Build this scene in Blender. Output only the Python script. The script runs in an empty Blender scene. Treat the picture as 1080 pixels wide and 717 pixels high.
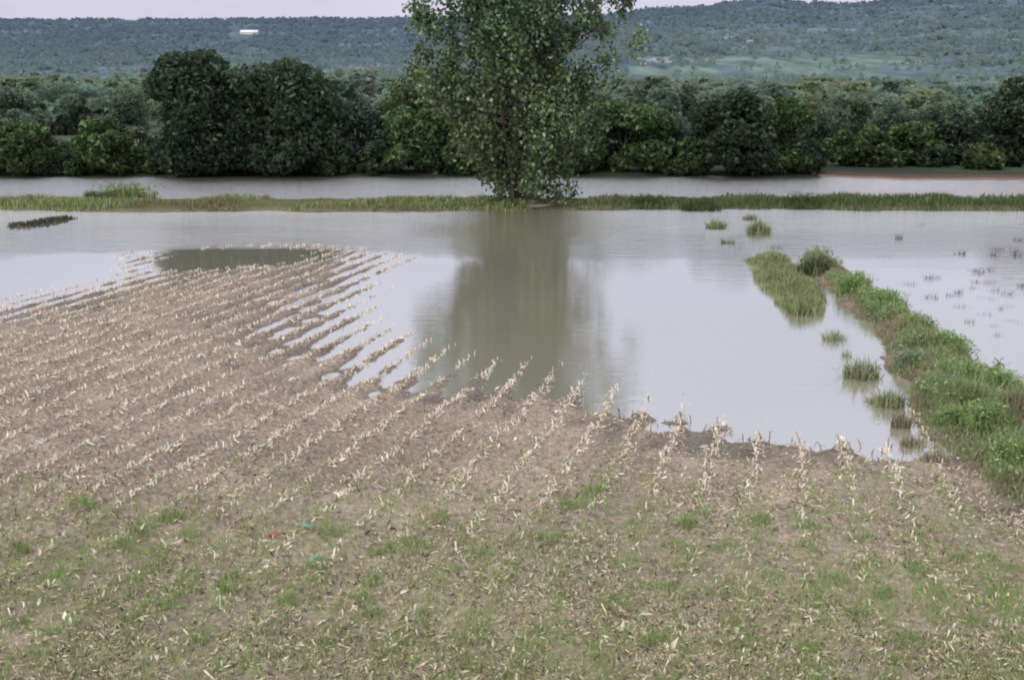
import bpy, math, random
import numpy as np
from math import radians, tan, atan, cos, sin, pi

SEED = 7
rng = np.random.default_rng(SEED)
random.seed(SEED)
scene = bpy.context.scene
COL = scene.collection

# ------------------------------------------------------------------ camera
H = 6.0                       # the photographer stands on an embankment
FPX, CX, CY = 1158.0, 540.0, 358.5
HOR = 110.0                   # image row of the true horizon
PITCH = atan((CY - HOR) / FPX)
cam = bpy.data.cameras.new("camera")
cam.sensor_width = 36.0
cam.lens = 36.0 * FPX / 1080.0
cam.clip_start, cam.clip_end = 0.1, 20000.0
cam_o = bpy.data.objects.new("camera", cam)
cam_o.location = (0, 0, H)
cam_o.rotation_euler = (pi / 2 - PITCH, 0, 0)
COL.objects.link(cam_o)
scene.camera = cam_o


def slope(y):                 # rise over run of the sight line through image row y
    return tan(atan((CY - y) / FPX) - PITCH)


def ray(x, y):
    c, s = cos(PITCH), sin(PITCH)
    u = CY - y
    return np.array([x - CX, FPX * c + u * s, -FPX * s + u * c])


def gp(x, y, z=0.0):          # the point of the level z seen at (x, y)
    d = ray(x, y)
    t = (z - H) / d[2]
    return d[0] * t, d[1] * t


def atY(x, y, Y):             # the point at depth Y seen at (x, y)
    d = ray(x, y)
    t = Y / d[1]
    return d[0] * t, Y, H + d[2] * t


def gpoly(pts):
    return np.array([gp(*p) for p in pts])


# ------------------------------------------------------------------ numpy helpers
def smooth(a, b, x):
    t = np.clip((x - a) / (b - a), 0, 1)
    return t * t * (3 - 2 * t)


def _hash(ix, iy, seed):
    n = (ix.astype(np.int64) * 374761393 + iy.astype(np.int64) * 668265263 + seed * 982451653) & 0x7fffffff
    n = (n ^ (n >> 13)) * 1274126177 & 0x7fffffff
    n = (n ^ (n >> 16)) & 0x7fffffff
    return n / float(0x7fffffff)


def vnoise(x, y, seed=0):
    x = np.asarray(x, float); y = np.asarray(y, float)
    ix, iy = np.floor(x), np.floor(y)
    fx, fy = x - ix, y - iy
    fx = fx * fx * (3 - 2 * fx); fy = fy * fy * (3 - 2 * fy)
    a = _hash(ix, iy, seed); b = _hash(ix + 1, iy, seed)
    c = _hash(ix, iy + 1, seed); d = _hash(ix + 1, iy + 1, seed)
    return (a * (1 - fx) + b * fx) * (1 - fy) + (c * (1 - fx) + d * fx) * fy


def fbm(x, y, seed=0, octv=4):
    s, a, t = 0, 0.5, 0
    for k in range(octv):
        s = s + a * vnoise(x * 2 ** k, y * 2 ** k, seed + k); t += a; a *= .5
    return s / t


def sdist(px, py, poly):      # signed distance to a polygon, positive inside
    px = np.asarray(px, float); py = np.asarray(py, float)
    best = np.full(px.shape, 1e18); inside = np.zeros(px.shape, bool)
    n = len(poly)
    for i in range(n):
        ax, ay = poly[i]; bx, by = poly[(i + 1) % n]
        ex, ey = bx - ax, by - ay
        t = np.clip(((px - ax) * ex + (py - ay) * ey) / (ex * ex + ey * ey + 1e-12), 0, 1)
        best = np.minimum(best, (px - ax - t * ex) ** 2 + (py - ay - t * ey) ** 2)
        cr = ((ay > py) != (by > py))
        xi = ex * (py - ay) / (ey if abs(ey) > 1e-12 else 1e-12) + ax
        inside ^= cr & (px < xi)
    d = np.sqrt(best)
    return np.where(inside, d, -d)


# ------------------------------------------------------------------ mesh helpers
def mesh_np(name, V, faces, mat=None, col=None, parent=None, smooth_=False, extra=None):
    """faces: a list of (n,k) index arrays"""
    me = bpy.data.meshes.new(name)
    V = np.asarray(V, np.float32)
    me.vertices.add(len(V)); me.vertices.foreach_set('co', V.ravel())
    li, ls, lt, off = [], [], [], 0
    for F in faces:
        F = np.asarray(F, np.int32)
        if len(F) == 0: continue
        k = F.shape[1]
        li.append(F.ravel()); ls.append(off + np.arange(len(F)) * k); lt.append(np.full(len(F), k)); off += F.size
    li = np.concatenate(li).astype(np.int32); ls = np.concatenate(ls).astype(np.int32); lt = np.concatenate(lt).astype(np.int32)
    me.loops.add(len(li)); me.loops.foreach_set('vertex_index', li)
    me.polygons.add(len(ls)); me.polygons.foreach_set('loop_start', ls); me.polygons.foreach_set('loop_total', lt)
    if smooth_:
        me.polygons.foreach_set('use_smooth', np.ones(len(ls), bool))
    if col is not None:
        a = me.attributes.new('Col', 'FLOAT_COLOR', 'POINT')
        c = np.ones((len(V), 4), np.float32); c[:, :3] = col
        a.data.foreach_set('color', c.ravel())
    for k, v in (extra or {}).items():
        a = me.attributes.new(k, 'FLOAT', 'POINT'); a.data.foreach_set('value', np.asarray(v, np.float32))
    me.update(calc_edges=True); me.validate()
    if mat: me.materials.append(mat)
    o = bpy.data.objects.new(name, me); COL.objects.link(o)
    if parent: o.parent = parent
    return o


def tag(o, label=None, cat=None, group=None, kind=None):
    if label: o['label'] = label
    if cat: o['category'] = cat
    if group: o['group'] = group
    if kind: o['kind'] = kind
    return o


def empty(name, loc, label, cat, group=None):
    o = bpy.data.objects.new(name, None); COL.objects.link(o); o.location = loc
    o.empty_display_size = .3
    return tag(o, label, cat, group)


class Buf:                    # gathers pieces of ONE mesh
    def __init__(s): s.V = []; s.C = []; s.F = {}; s.n = 0

    def add(s, V, F, C):
        s.V.append(V); s.C.append(np.broadcast_to(C, V.shape) if np.ndim(C) < 2 else C)
        for f in F: s.F.setdefault(f.shape[1], []).append(f + s.n)
        s.n += len(V)

    def build(s, name, mat, parent=None, smooth_=False):
        return mesh_np(name, np.concatenate(s.V), [np.concatenate(f) for f in s.F.values()], mat, np.concatenate(s.C), parent, smooth_)


def unit(v): return v / (np.linalg.norm(v, axis=-1, keepdims=True) + 1e-9)


def leaves(P, size, r, flat=.35, aspect=.62, hang=0.0):
    """rhombic folded leaf cards at points P; returns V, F"""
    n = len(P)
    size = np.broadcast_to(size, (n,)).reshape(-1, 1) * r.uniform(.65, 1.35, (n, 1))
    nrm = r.normal(size=(n, 3)); nrm[:, 2] = np.abs(nrm[:, 2]) * .8 + flat; nrm = unit(nrm)
    t = r.normal(size=(n, 3)); t[:, 2] -= hang; a = unit(t - (t * nrm).sum(1, keepdims=True) * nrm); b = np.cross(nrm, a)
    w = size * aspect * .5
    V = np.stack([P - a * size * .5, P + b * w + nrm * w * .35, P + a * size * .5, P - b * w + nrm * w * .35], 1).reshape(-1, 3)
    F = np.arange(n * 4).reshape(n, 4)
    return V, F


def blades(P, h, w, r, lean=.35):
    """bent grass blades rooted at P: 5 verts (quad + tip)"""
    n = len(P)
    h = np.broadcast_to(h, (n,)).reshape(-1, 1); w = np.broadcast_to(w, (n,)).reshape(-1, 1)
    az = r.uniform(0, 2 * pi, n)
    d = np.stack([np.cos(az), np.sin(az), np.zeros(n)], 1)
    s = np.stack([-np.sin(az), np.cos(az), np.zeros(n)], 1)
    tw = r.uniform(0, 2 * pi, n); s = s * np.cos(tw)[:, None] + d * np.sin(tw)[:, None]
    L = np.abs(r.normal(0, lean, (n, 1)))
    up = np.array([0, 0, 1.])
    m = P + up * h * .6 + d * h * L * .35
    e = P + up * h * (1 - .35 * np.minimum(L, 1)) + d * h * L
    V = np.stack([P - s * w * .5, P + s * w * .5, m + s * w * .42, m - s * w * .42, e], 1).reshape(-1, 3)
    i = np.arange(n)[:, None] * 5
    return V, [i + np.array([0, 1, 2, 3]), i + np.array([3, 2, 4])]


def rep(c, k): return np.repeat(c, k, axis=0)


def pick(cols, weights, n, r, var=.25):
    cols = np.array(cols, float); w = np.array(weights, float); w /= w.sum()
    c = cols[r.choice(len(cols), n, p=w)]
    return np.clip(c * r.uniform(1 - var, 1 + var, (n, 1)) * r.uniform(.93, 1.07, (n, 3)), .003, 1)


def tube(path, rad, sides=7, seed=0):
    path = np.asarray(path, float); n = len(path)
    T = unit(np.gradient(path, axis=0))
    ref = np.array([1., .13, 0]) if abs(T[0][0]) < .8 else np.array([0, 1., .1])
    A = unit(np.cross(T, ref)); B = np.cross(T, A)
    an = np.linspace(0, 2 * pi, sides, endpoint=False)
    V = path[:, None, :] + np.asarray(rad)[:, None, None] * (np.cos(an)[None, :, None] * A[:, None, :] + np.sin(an)[None, :, None] * B[:, None, :])
    i = np.arange(n - 1)[:, None] * sides; j = np.arange(sides)[None, :]; k = (j + 1) % sides
    F = np.stack([i + j, i + k, i + sides + k, i + sides + j], -1).reshape(-1, 4)
    caps = np.array([list(range(sides))[::-1], list(range((n - 1) * sides, n * sides))])
    return V.reshape(-1, 3), F, caps


# ------------------------------------------------------------------ materials
def mat(name):
    m = bpy.data.materials.new(name); m.use_nodes = True
    nt = m.node_tree; nt.nodes.clear()
    return m, nt, lambda t, **k: _node(nt, t, **k), lambda a, b: nt.links.new(a, b)


def _node(nt, t, **k):
    n = nt.nodes.new(t)
    for a, v in k.items(): setattr(n, a, v)
    return n


def foliage_mat(name, rough=.45, spec=.45, transl=.22):
    m, nt, N, L = mat(name)
    out = N('ShaderNodeOutputMaterial'); at = N('ShaderNodeAttribute', attribute_name='Col')
    p = N('ShaderNodeBsdfPrincipled'); p.inputs['Roughness'].default_value = rough; p.inputs['Specular IOR Level'].default_value = spec
    tr = N('ShaderNodeBsdfTranslucent'); mx = N('ShaderNodeMixShader'); mx.inputs[0].default_value = transl
    L(at.outputs['Color'], p.inputs['Base Color']); L(at.outputs['Color'], tr.inputs['Color'])
    L(p.outputs[0], mx.inputs[1]); L(tr.outputs[0], mx.inputs[2]); L(mx.outputs[0], out.inputs[0])
    return m


def attr_mat(name, rough=.85, scale=4.0, amt=.35, spec=.2, bump=0.0):
    m, nt, N, L = mat(name)
    out = N('ShaderNodeOutputMaterial'); at = N('ShaderNodeAttribute', attribute_name='Col')
    tc = N('ShaderNodeTexCoord'); no = N('ShaderNodeTexNoise'); no.inputs['Scale'].default_value = scale; no.inputs['Detail'].default_value = 5
    mr = N('ShaderNodeMapRange'); mr.inputs[1].default_value = .3; mr.inputs[2].default_value = .7
    mr.inputs[3].default_value = 1 - amt; mr.inputs[4].default_value = 1 + amt
    vm = N('ShaderNodeVectorMath', operation='SCALE')
    p = N('ShaderNodeBsdfPrincipled'); p.inputs['Roughness'].default_value = rough; p.inputs['Specular IOR Level'].default_value = spec
    L(tc.outputs['Object'], no.inputs['Vector']); L(no.outputs[0], mr.inputs[0]); L(mr.outputs[0], vm.inputs['Scale'])
    L(at.outputs['Color'], vm.inputs[0]); L(vm.outputs[0], p.inputs['Base Color']); L(p.outputs[0], out.inputs[0])
    if bump:
        b = N('ShaderNodeBump'); b.inputs['Distance'].default_value = bump; L(no.outputs[0], b.inputs['Height']); L(b.outputs[0], p.inputs['Normal'])
    return m


M_leaf = foliage_mat('leaf')
M_far = foliage_mat('far_leaf', .75, .1, .32)
M_haze = foliage_mat('hazy_leaf', .9, .0, .55)
M_grass = foliage_mat('grass_blade', .55, .25, .3)
M_straw = attr_mat('straw', .7, 30, .25, .25)
M_bark = attr_mat('bark', .9, 12, .5, .1, .03)
M_hill = attr_mat('hill_cover', 1.0, 1.0, .3, 0)
_nt = M_hill.node_tree; _mp = _nt.nodes.new('ShaderNodeMapping'); _mp.inputs['Scale'].default_value = (.05, .0, .16)     # woods and hedges follow the contours
_tc = [n for n in _nt.nodes if n.type == 'TEX_COORD'][0]; _no = [n for n in _nt.nodes if n.type == 'TEX_NOISE'][0]
_nt.links.new(_tc.outputs['Object'], _mp.inputs[0]); _nt.links.new(_mp.outputs[0], _no.inputs['Vector'])
M_paint = attr_mat('painted_wall', .6, .3, .06, .3)

# ground: colour from the terrain, broken up by clods and crumbs, wet where the flood has just been
m, nt, N, L = mat('ground'); M_ground = m
out = N('ShaderNodeOutputMaterial'); at = N('ShaderNodeAttribute', attribute_name='Col'); wt = N('ShaderNodeAttribute', attribute_name='wet')
tc = N('ShaderNodeTexCoord')
n1 = N('ShaderNodeTexNoise'); n1.inputs['Scale'].default_value = 9; n1.inputs['Detail'].default_value = 8; n1.inputs['Roughness'].default_value = .68
n2 = N('ShaderNodeTexVoronoi'); n2.inputs['Scale'].default_value = 11
n3 = N('ShaderNodeTexNoise'); n3.inputs['Scale'].default_value = .8; n3.inputs['Detail'].default_value = 4
for n in (n1, n2, n3): L(tc.outputs['Object'], n.inputs['Vector'])
mr = N('ShaderNodeMapRange'); mr.inputs[1].default_value = .3; mr.inputs[2].default_value = .7; mr.inputs[3].default_value = .55; mr.inputs[4].default_value = 1.4
mr3 = N('ShaderNodeMapRange'); mr3.inputs[1].default_value = .3; mr3.inputs[2].default_value = .7; mr3.inputs[3].default_value = .82; mr3.inputs[4].default_value = 1.16
L(n1.outputs[0], mr.inputs[0]); L(n3.outputs[0], mr3.inputs[0])
mu = N('ShaderNodeMath', operation='MULTIPLY'); L(mr.outputs[0], mu.inputs[0]); L(mr3.outputs[0], mu.inputs[1])
vm = N('ShaderNodeVectorMath', operation='SCALE'); L(at.outputs['Color'], vm.inputs[0]); L(mu.outputs[0], vm.inputs['Scale'])
p = N('ShaderNodeBsdfPrincipled'); p.inputs['Specular IOR Level'].default_value = .3
L(vm.outputs[0], p.inputs['Base Color'])
rr = N('ShaderNodeMapRange'); rr.inputs[3].default_value = .95; rr.inputs[4].default_value = .28; L(wt.outputs['Fac'], rr.inputs[0]); L(rr.outputs[0], p.inputs['Roughness'])
ad = N('ShaderNodeMath', operation='ADD'); L(n1.outputs[0], ad.inputs[0]); L(n2.outputs['Distance'], ad.inputs[1])
bp = N('ShaderNodeBump'); bp.inputs['Distance'].default_value = .09; bp.inputs['Strength'].default_value = 1.0; L(ad.outputs[0], bp.inputs['Height'])
L(bp.outputs[0], p.inputs['Normal']); L(p.outputs[0], out.inputs[0])

# silty flood water: mirrors the sky, calm in the lee of the stubble, rippled out in the open
m, nt, N, L = mat('flood_water'); M_water = m
out = N('ShaderNodeOutputMaterial'); tc = N('ShaderNodeTexCoord'); sep = N('ShaderNodeSeparateXYZ'); L(tc.outputs['Object'], sep.inputs[0])
wv = N('ShaderNodeTexNoise'); wv.inputs['Scale'].default_value = 1.0; wv.inputs['Detail'].default_value = 5; wv.inputs['Roughness'].default_value = .65
mp = N('ShaderNodeMapping'); mp.inputs['Scale'].default_value = (.55, 2.6, 1); L(tc.outputs['Object'], mp.inputs[0]); L(mp.outputs[0], wv.inputs['Vector'])
big = N('ShaderNodeTexNoise'); big.inputs['Scale'].default_value = .09; big.inputs['Detail'].default_value = 3
mp2 = N('ShaderNodeMapping'); mp2.inputs['Scale'].default_value = (.35, 1.6, 1); L(tc.outputs['Object'], mp2.inputs[0]); L(mp2.outputs[0], big.inputs['Vector'])
of = N('ShaderNodeMath', operation='MULTIPLY_ADD'); of.inputs[1].default_value = 18; L(big.outputs[0], of.inputs[0]); L(sep.outputs['Y'], of.inputs[2])
st = N('ShaderNodeMapRange', interpolation_type='SMOOTHSTEP'); st.inputs[1].default_value = 51; st.inputs[2].default_value = 74
st.inputs[3].default_value = .028; st.inputs[4].default_value = .5; L(of.outputs[0], st.inputs[0])
bp = N('ShaderNodeBump'); bp.inputs['Distance'].default_value = .5; L(wv.outputs[0], bp.inputs['Height']); lee = N('ShaderNodeVectorMath', operation='MULTIPLY_ADD'); lee.inputs[1].default_value = (1 / 8.5, 1 / 5.5, 0); lee.inputs[2].default_value = (10.3 / 8.5, -41.5 / 5.5, 0)   # still water in the lee of the stubble
L(tc.outputs['Object'], lee.inputs[0]); ln_ = N('ShaderNodeVectorMath', operation='LENGTH'); L(lee.outputs[0], ln_.inputs[0])
lm = N('ShaderNodeMapRange', interpolation_type='SMOOTHSTEP'); lm.inputs[1].default_value = .75; lm.inputs[2].default_value = 1.3; lm.inputs[3].default_value = .12; lm.inputs[4].default_value = 1; L(ln_.outputs['Value'], lm.inputs[0])
sm = N('ShaderNodeMath', operation='MULTIPLY'); L(st.outputs[0], sm.inputs[0]); L(lm.outputs[0], sm.inputs[1])
L(sm.outputs[0], bp.inputs['Strength'])
gl = N('ShaderNodeBsdfGlossy'); gl.inputs['Roughness'].default_value = .055; gl.inputs['Color'].default_value = (.95, .965, .995, 1); L(bp.outputs[0], gl.inputs['Normal'])
df = N('ShaderNodeBsdfDiffuse')
cr = N('ShaderNodeMix', data_type='RGBA'); cr.inputs['A'].default_value = (.39, .37, .26, 1); cr.inputs['B'].default_value = (.44, .415, .32, 1); L(big.outputs[0], cr.inputs['Factor'])
L(cr.outputs['Result'], df.inputs['Color'])
fr = N('ShaderNodeFresnel'); fr.inputs['IOR'].default_value = 1.9
fm = N('ShaderNodeMapRange'); fm.inputs[1].default_value = .05; fm.inputs[2].default_value = .75; fm.inputs[3].default_value = .42; fm.inputs[4].default_value = .93; L(fr.outputs[0], fm.inputs[0])
mx = N('ShaderNodeMixShader'); L(fm.outputs[0], mx.inputs[0]); L(df.outputs[0], mx.inputs[1]); L(gl.outputs[0], mx.inputs[2]); L(mx.outputs[0], out.inputs[0])

# ------------------------------------------------------------------ where things lie on the ground
VP = ray(812, 110); ROW = np.array([VP[0], VP[1]]); ROW /= np.linalg.norm(ROW); RN = np.array([ROW[1], -ROW[0]])   # row direction
DRY = gpoly([(-500, 352), (-160, 345), (0, 331), (70, 318), (140, 300), (172, 290), (178, 268), (250, 263), (330, 265), (365, 269), (392, 273),
             (352, 290), (326, 318), (332, 345), (375, 372), (418, 398), (480, 404), (560, 408), (620, 418), (650, 440), (700, 452), (780, 466),
             (860, 474), (930, 480), (985, 466), (1000, 470), (1060, 520), (1300, 640), (1700, 716), (1700, 1100), (-800, 1100), (-900, 500)])
VERGE = gpoly([(846, 270), (862, 266), (885, 284), (928, 314), (970, 346), (1014, 370), (1080, 416), (1230, 500), (1500, 640), (1500, 800),
               (1130, 572), (1060, 535), (1005, 478), (972, 438), (955, 402), (930, 358), (902, 326), (868, 298)])
VERGE2 = gpoly([(793, 274), (822, 270), (843, 290), (862, 318), (856, 334), (834, 332), (812, 304)])
ISLET = gpoly([(12, 238), (40, 234), (75, 229), (76, 233), (45, 239), (20, 242)])
RUT = gpoly([(866, 320), (890, 345), (925, 388), (948, 430), (962, 455), (985, 478), (950, 482), (900, 455), (880, 400), (860, 345)])
WETP = gpoly([(160, 263), (250, 259), (335, 262), (350, 271), (300, 282), (230, 286), (172, 296)])
SHORE_Y = gp(540, 186)[1]
DIKE0, DIKE1 = gp(540, 222.5)[1], gp(540, 214)[1]
SH_R = gp(980, 189)[1]


def terrain(x, y):
    x = np.asarray(x, float); y = np.asarray(y, float)
    wob = (fbm(x * .35, y * .35, 3) - .5) * 2.4 + (fbm(x * 1.3, y * 1.3, 9) - .5) * .9
    sd = sdist(x, y, DRY) + wob * smooth(10, 26, y)
    sl = .028 + .024 * smooth(2, 8, x) + .03 * smooth(30, 16, y)
    z = np.clip(sd * sl, -.55, .16) + np.clip(sd - 5, 0, 20) * .004
    u = x * RN[0] + y * RN[1]
    uu = u + (vnoise(x * .15, y * .15, 5) - .5) * .22
    ridge = np.cos(2 * pi * uu / .75)
    amp = (.038 - .026 * smooth(-3, 3.5, x)) * smooth(8.5, 15, y) * smooth(-6, -1, sd) * (1 + .5 * smooth(2.5, 6, sd))
    z = z + amp * ridge
    z = z + (fbm(x * 1.7, y * 1.7, 21) - .5) * .15 * smooth(-3, 1, sd)
    wp = smooth(-1.5, 1.2, sdist(x, y, WETP)); z = z * (1 - wp) + wp * (-.034 + .022 * ridge * smooth(43, 38.5, y) + .05 * smooth(41.5, 36, y) + (fbm(x * .7, y * .7, 23) - .5) * .05)
    v = sdist(x, y, VERGE); v2 = sdist(x, y, VERGE2); r_ = sdist(x, y, RUT)
    z = np.where(r_ > -.3, np.minimum(z, np.maximum(z, -.03) * 0 - .02 - .05 * smooth(-.3, .5, r_) + (fbm(x * 1.6, y * 1.6, 31) - .5) * .10), z)
    vb = -.35 + .55 * smooth(-1.0, .5, v + (fbm(x * .9, y * .9, 41) - .5) * 1.0)
    z = np.maximum(z, vb)
    z = np.maximum(z, -.35 + .42 * smooth(-.8, .5, v2 + (fbm(x * .9, y * .9, 43) - .5) * 1.0))
    isl = sdist(x, y, ISLET); z = np.maximum(z, -.3 + .36 * smooth(-1.2, .4, isl + (fbm(x * .8, y * .8, 44) - .5) * .8))
    dk = (DIKE0 + .7 * np.sin(x * .11) + (fbm(x * .35, y * .1, 51) - .5) * 2.8, DIKE1 + (fbm(x * .3, y * .1, 55) - .5) * 3.0)
    z = np.maximum(z, -.4 + .75 * smooth(-.9, 1.2, np.minimum(y - dk[0], dk[1] - y)))
    sh = SHORE_Y + (SH_R - SHORE_Y - 2) * smooth(25, 32, x) + (fbm(x * .2, y * 0, 61) - .5) * 3.0
    z = np.where(y > 85, np.clip((y - sh) * .25, -.8, .35), z)
    far = smooth(110, 160, y); z = z + far * (vnoise(x * .02, y * .02, 71) * 1.0)
    return z, sd, v, v2, isl, dk, sh


def gz(x, y): return terrain(x, y)[0]


# ------------------------------------------------------------------ the ground: one sheet to the horizon
xs = np.concatenate([-np.geomspace(9000, 36, 34), np.arange(-34, 34.01, .11), np.geomspace(36, 9000, 34)])
ys = [4.0]
while ys[-1] < 118: ys.append(ys[-1] + max(.055, min(.3, .0042 * ys[-1])))
ys = np.concatenate([-np.geomspace(400, 5, 10), [0, 2.], np.array(ys), np.geomspace(125, 12000, 46)])
X, Y = np.meshgrid(xs, ys); x, y = X.ravel(), Y.ravel()
z, sd, v, v2, isl, dk, sh = terrain(x, y)
zc = np.where(y > 500, -2.0, z)
nn = fbm(x * .6, y * .6, 81); nb = fbm(x * .12, y * .12, 83)
dry = np.array([.465, .375, .288]); wetc = np.array([.25, .205, .155]); olive = np.array([.50, .43, .30])
wet = 1 - smooth(.0, .10, z + (nn - .5) * .06)
c = dry * (1 - wet[:, None]) + wetc * wet[:, None]
lit = (smooth(19, 13, y + (nb - .5) * 5))[:, None] * .75
c = c * (1 - lit) + olive * lit
c = c * (.8 + .4 * nn)[:, None]
gm = smooth(-.3, .5, np.maximum(np.maximum(v, v2), isl))[:, None]; c = c * (1 - gm) + np.array([.10, .10, .045]) * gm
dm = smooth(-.3, .8, np.minimum(y - dk[0], dk[1] - y))[:, None]; c = c * (1 - dm) + np.array([.15, .16, .06]) * dm
fm_ = smooth(.1, .8, y - sh)[:, None]; bank = np.where((x > 26)[:, None] & ((y - sh) < 2.2)[:, None], np.array([.125, .08, .062]), np.array([.045, .055, .028]))
fm_ = np.where((y > 85)[:, None] & (x < 26)[:, None], 1.0, fm_)
c = c * (1 - fm_) + bank * fm_
pl = smooth(3.0, 9.0, y - sh)[:, None]; c = c * (1 - pl) + (np.array([.03, .042, .02]) + np.array([.05, .07, .03]) * smooth(34, 42, x)[:, None]) * pl  # dark shade under the bank trees is put into the ground colour
c = np.where((y > 125)[:, None], np.array([.10, .14, .085]) * (.8 + .4 * nb)[:, None], c)
nx, ny = len(xs), len(ys)
I = (np.arange(ny - 1)[:, None] * nx + np.arange(nx - 1)[None, :]).ravel()
F = np.stack([I, I + 1, I + nx + 1, I + nx], 1)
ground = mesh_np('ground', np.stack([x, y, zc], 1), [F], M_ground, c, smooth_=True, extra={'wet': np.where(y < 90, wet * .8, 0)})
tag(ground, kind='structure')

wx = np.array([-700, -60, 60, 700.]); wy = np.array([3., 30, 60, 90, 112])
WX, WY = np.meshgrid(wx, wy); I = (np.arange(4)[:, None] * 4 + np.arange(3)[None, :]).ravel()
water = mesh_np('flood_water', np.stack([WX.ravel(), WY.ravel(), 0 * WX.ravel()], 1), [np.stack([I, I + 1, I + 5, I + 4], 1)], M_water)
tag(water, kind='structure')

# ------------------------------------------------------------------ hills
av = np.linspace(-.9, .9, 1000); yv = np.geomspace(480, 7000, 230)
T_L = np.interp(av * FPX + CX, [-900, -300, 0, 250, 430, 700, 1100, 1800], [slope(k) for k in (26, 22, 19, 18.5, 17, 15, 13, 13)])
T_R = np.interp(av * FPX + CX, [150, 420, 560, 660, 700, 760, 800, 840, 900, 950, 1080, 1900], [slope(k) for k in (105, 60, 26, 10, 6, 0, -6, 1, 1, -9, -15, -22)])


def hill_z(a, Y):
    tl = np.interp(a, av, T_L); tr = np.interp(a, av, T_R)
    zl = (H + 3600 * tl) * np.where(Y < 3600, np.clip((Y - 700) / 2900, -.02, 1) ** 1.12, 1 - (Y - 3600) / 12000)
    zr = (H + 2400 * tr) * np.where(Y < 2400, np.clip((Y - 560) / 1840, -.02, 1) ** 1.08, 1 - (Y - 2400) / 6000)
    k = 14.0
    zz = np.maximum(zl, zr) + k * np.exp(-np.abs(zl - zr) / k) * .5
    bumps = (fbm(a * Y / 130, zz / 30, 101) - .5) * 6 + (fbm(a * Y / 24, zz / 8, 105, 3) - .5) * 5
    return zz - 7 + bumps * smooth(600, 1100, Y) * .75


A, YY = np.meshgrid(av, yv); a_, y_ = A.ravel(), YY.ravel(); z_ = hill_z(a_, y_)
hx = a_ * y_
tpx = (z_ - H) / y_                                    # how steeply each spot is seen
forest = np.array([.105, .148, .192]); forest2 = np.array([.128, .175, .213]); meadow = np.array([.15, .21, .215]); pale = np.array([.27, .30, .34])  # bluish because the haze of the air is mixed into the cover colours
f1 = fbm(hx / 150, z_ / 15, 111, 5); f2 = smooth(.3, .7, fbm(hx / 26, z_ / 7, 113, 4)); f3 = vnoise(hx / 90 + 7, z_ / 7, 117)
hc = forest * (1 - f2[:, None]) + forest2 * f2[:, None]
fld = smooth(.54, .6, f1)[:, None]; hc = hc * (1 - fld * .65) + meadow * fld * .65
pf = smooth(.79, .84, f3)[:, None]; hc = hc * (1 - pf * .45) + pale * pf * .45
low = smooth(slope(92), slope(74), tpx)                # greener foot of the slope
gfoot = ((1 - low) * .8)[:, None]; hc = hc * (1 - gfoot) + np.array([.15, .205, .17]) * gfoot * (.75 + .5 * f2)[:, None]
xp = a_ * FPX + CX


def patch(x0, x1, ya, yb, colr, k=1.0):
    global hc
    mlt = smooth(x0 - 12, x0 + 12, xp) * smooth(x1 + 12, x1 - 12, xp) * smooth(slope(yb + 1.5), slope(yb - 1.5), tpx) * smooth(slope(ya - 1.5), slope(ya + 1.5), tpx)
    mlt = (mlt * k * smooth(.25, .5, f2 + .12))[:, None]
    hc = hc * (1 - mlt) + np.array(colr) * mlt


patch(660, 960, 60, 84, (.175, .245, .20), .8)
patch(360, 445, 47, 52, (.27, .32, .31), .8)
patch(300, 445, 20, 46, (.15, .21, .21), .6)
patch(300, 460, 80, 88, (.19, .25, .2), .7)
patch(0, 430, 20, 34, (.125, .185, .20), .6)
patch(660, 700, 60, 66, (.33, .35, .4), .8)
patch(745, 805, 38, 46, (.25, .28, .33), .8)
patch(690, 800, 62, 66, (.22, .27, .26), .8)
patch(830, 900, 30, 33, (.2, .25, .31), .9); patch(940, 1010, 26, 31, (.22, .26, .32), .8); patch(960, 1080, 42, 46, (.2, .25, .31), .8)
na, nyv = len(av), len(yv)
I = (np.arange(nyv - 1)[:, None] * na + np.arange(na - 1)[None, :]).ravel()
hills = mesh_np('hills', np.stack([hx, y_, z_], 1), [np.stack([I, I + 1, I + na + 1, I + na], 1)], M_hill, hc, smooth_=True)
tag(hills, kind='structure')


def on_hill(px, py):
    d = ray(px, py); a = d[0] / d[1]; t = d[2] / d[1]
    Ys = np.linspace(620, 3600, 6000); zs = hill_z(np.full_like(Ys, a), Ys)
    k = np.argmax(zs - H > Ys * t)
    return a * Ys[k], Ys[k], zs[k]


# woods and hedgerows on the slopes: one mass of far crowns, bluish haze blended into their colour
b = Buf(); r = np.random.default_rng(66); nh = 19000
Yh = r.uniform(650, 3650, nh * 3); ah = r.uniform(-.62, .62, nh * 3); zh = hill_z(ah, Yh); hxh = ah * Yh
fm1 = fbm(hxh / 150, zh / 15, 111, 5); hedge = np.abs(vnoise(hxh / 110, zh / 9, 119) - .5) < .035
keep0 = ~((np.abs(ah * FPX + CX - 263) < 11) & (np.abs((zh - H) / Yh - slope(37)) < .0055))
keep = ((fm1 < .50) & (r.uniform(size=nh * 3) < .55)) | hedge | (r.uniform(size=nh * 3) < .2)
tph = (zh - H) / Yh; xph = ah * FPX + CX
keep &= keep0 & ~((xph > 650) & (xph < 970) & (tph < slope(61)) & (tph > slope(86)) & (r.uniform(size=nh * 3) < .8))
Yh, ah, zh, hxh = Yh[keep][:nh], ah[keep][:nh], zh[keep][:nh], hxh[keep][:nh]
ct = np.column_stack([hxh, Yh, zh]); k_ = 6
Pq = np.repeat(ct, k_, 0) + r.normal(size=(len(ct) * k_, 3)) * np.array([4.5, 4.5, 1.6]) + np.array([0, 0, 2.2])
V, F = leaves(Pq, 4.2 + np.repeat(Yh, k_) / 800, r, .3, .85)
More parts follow.
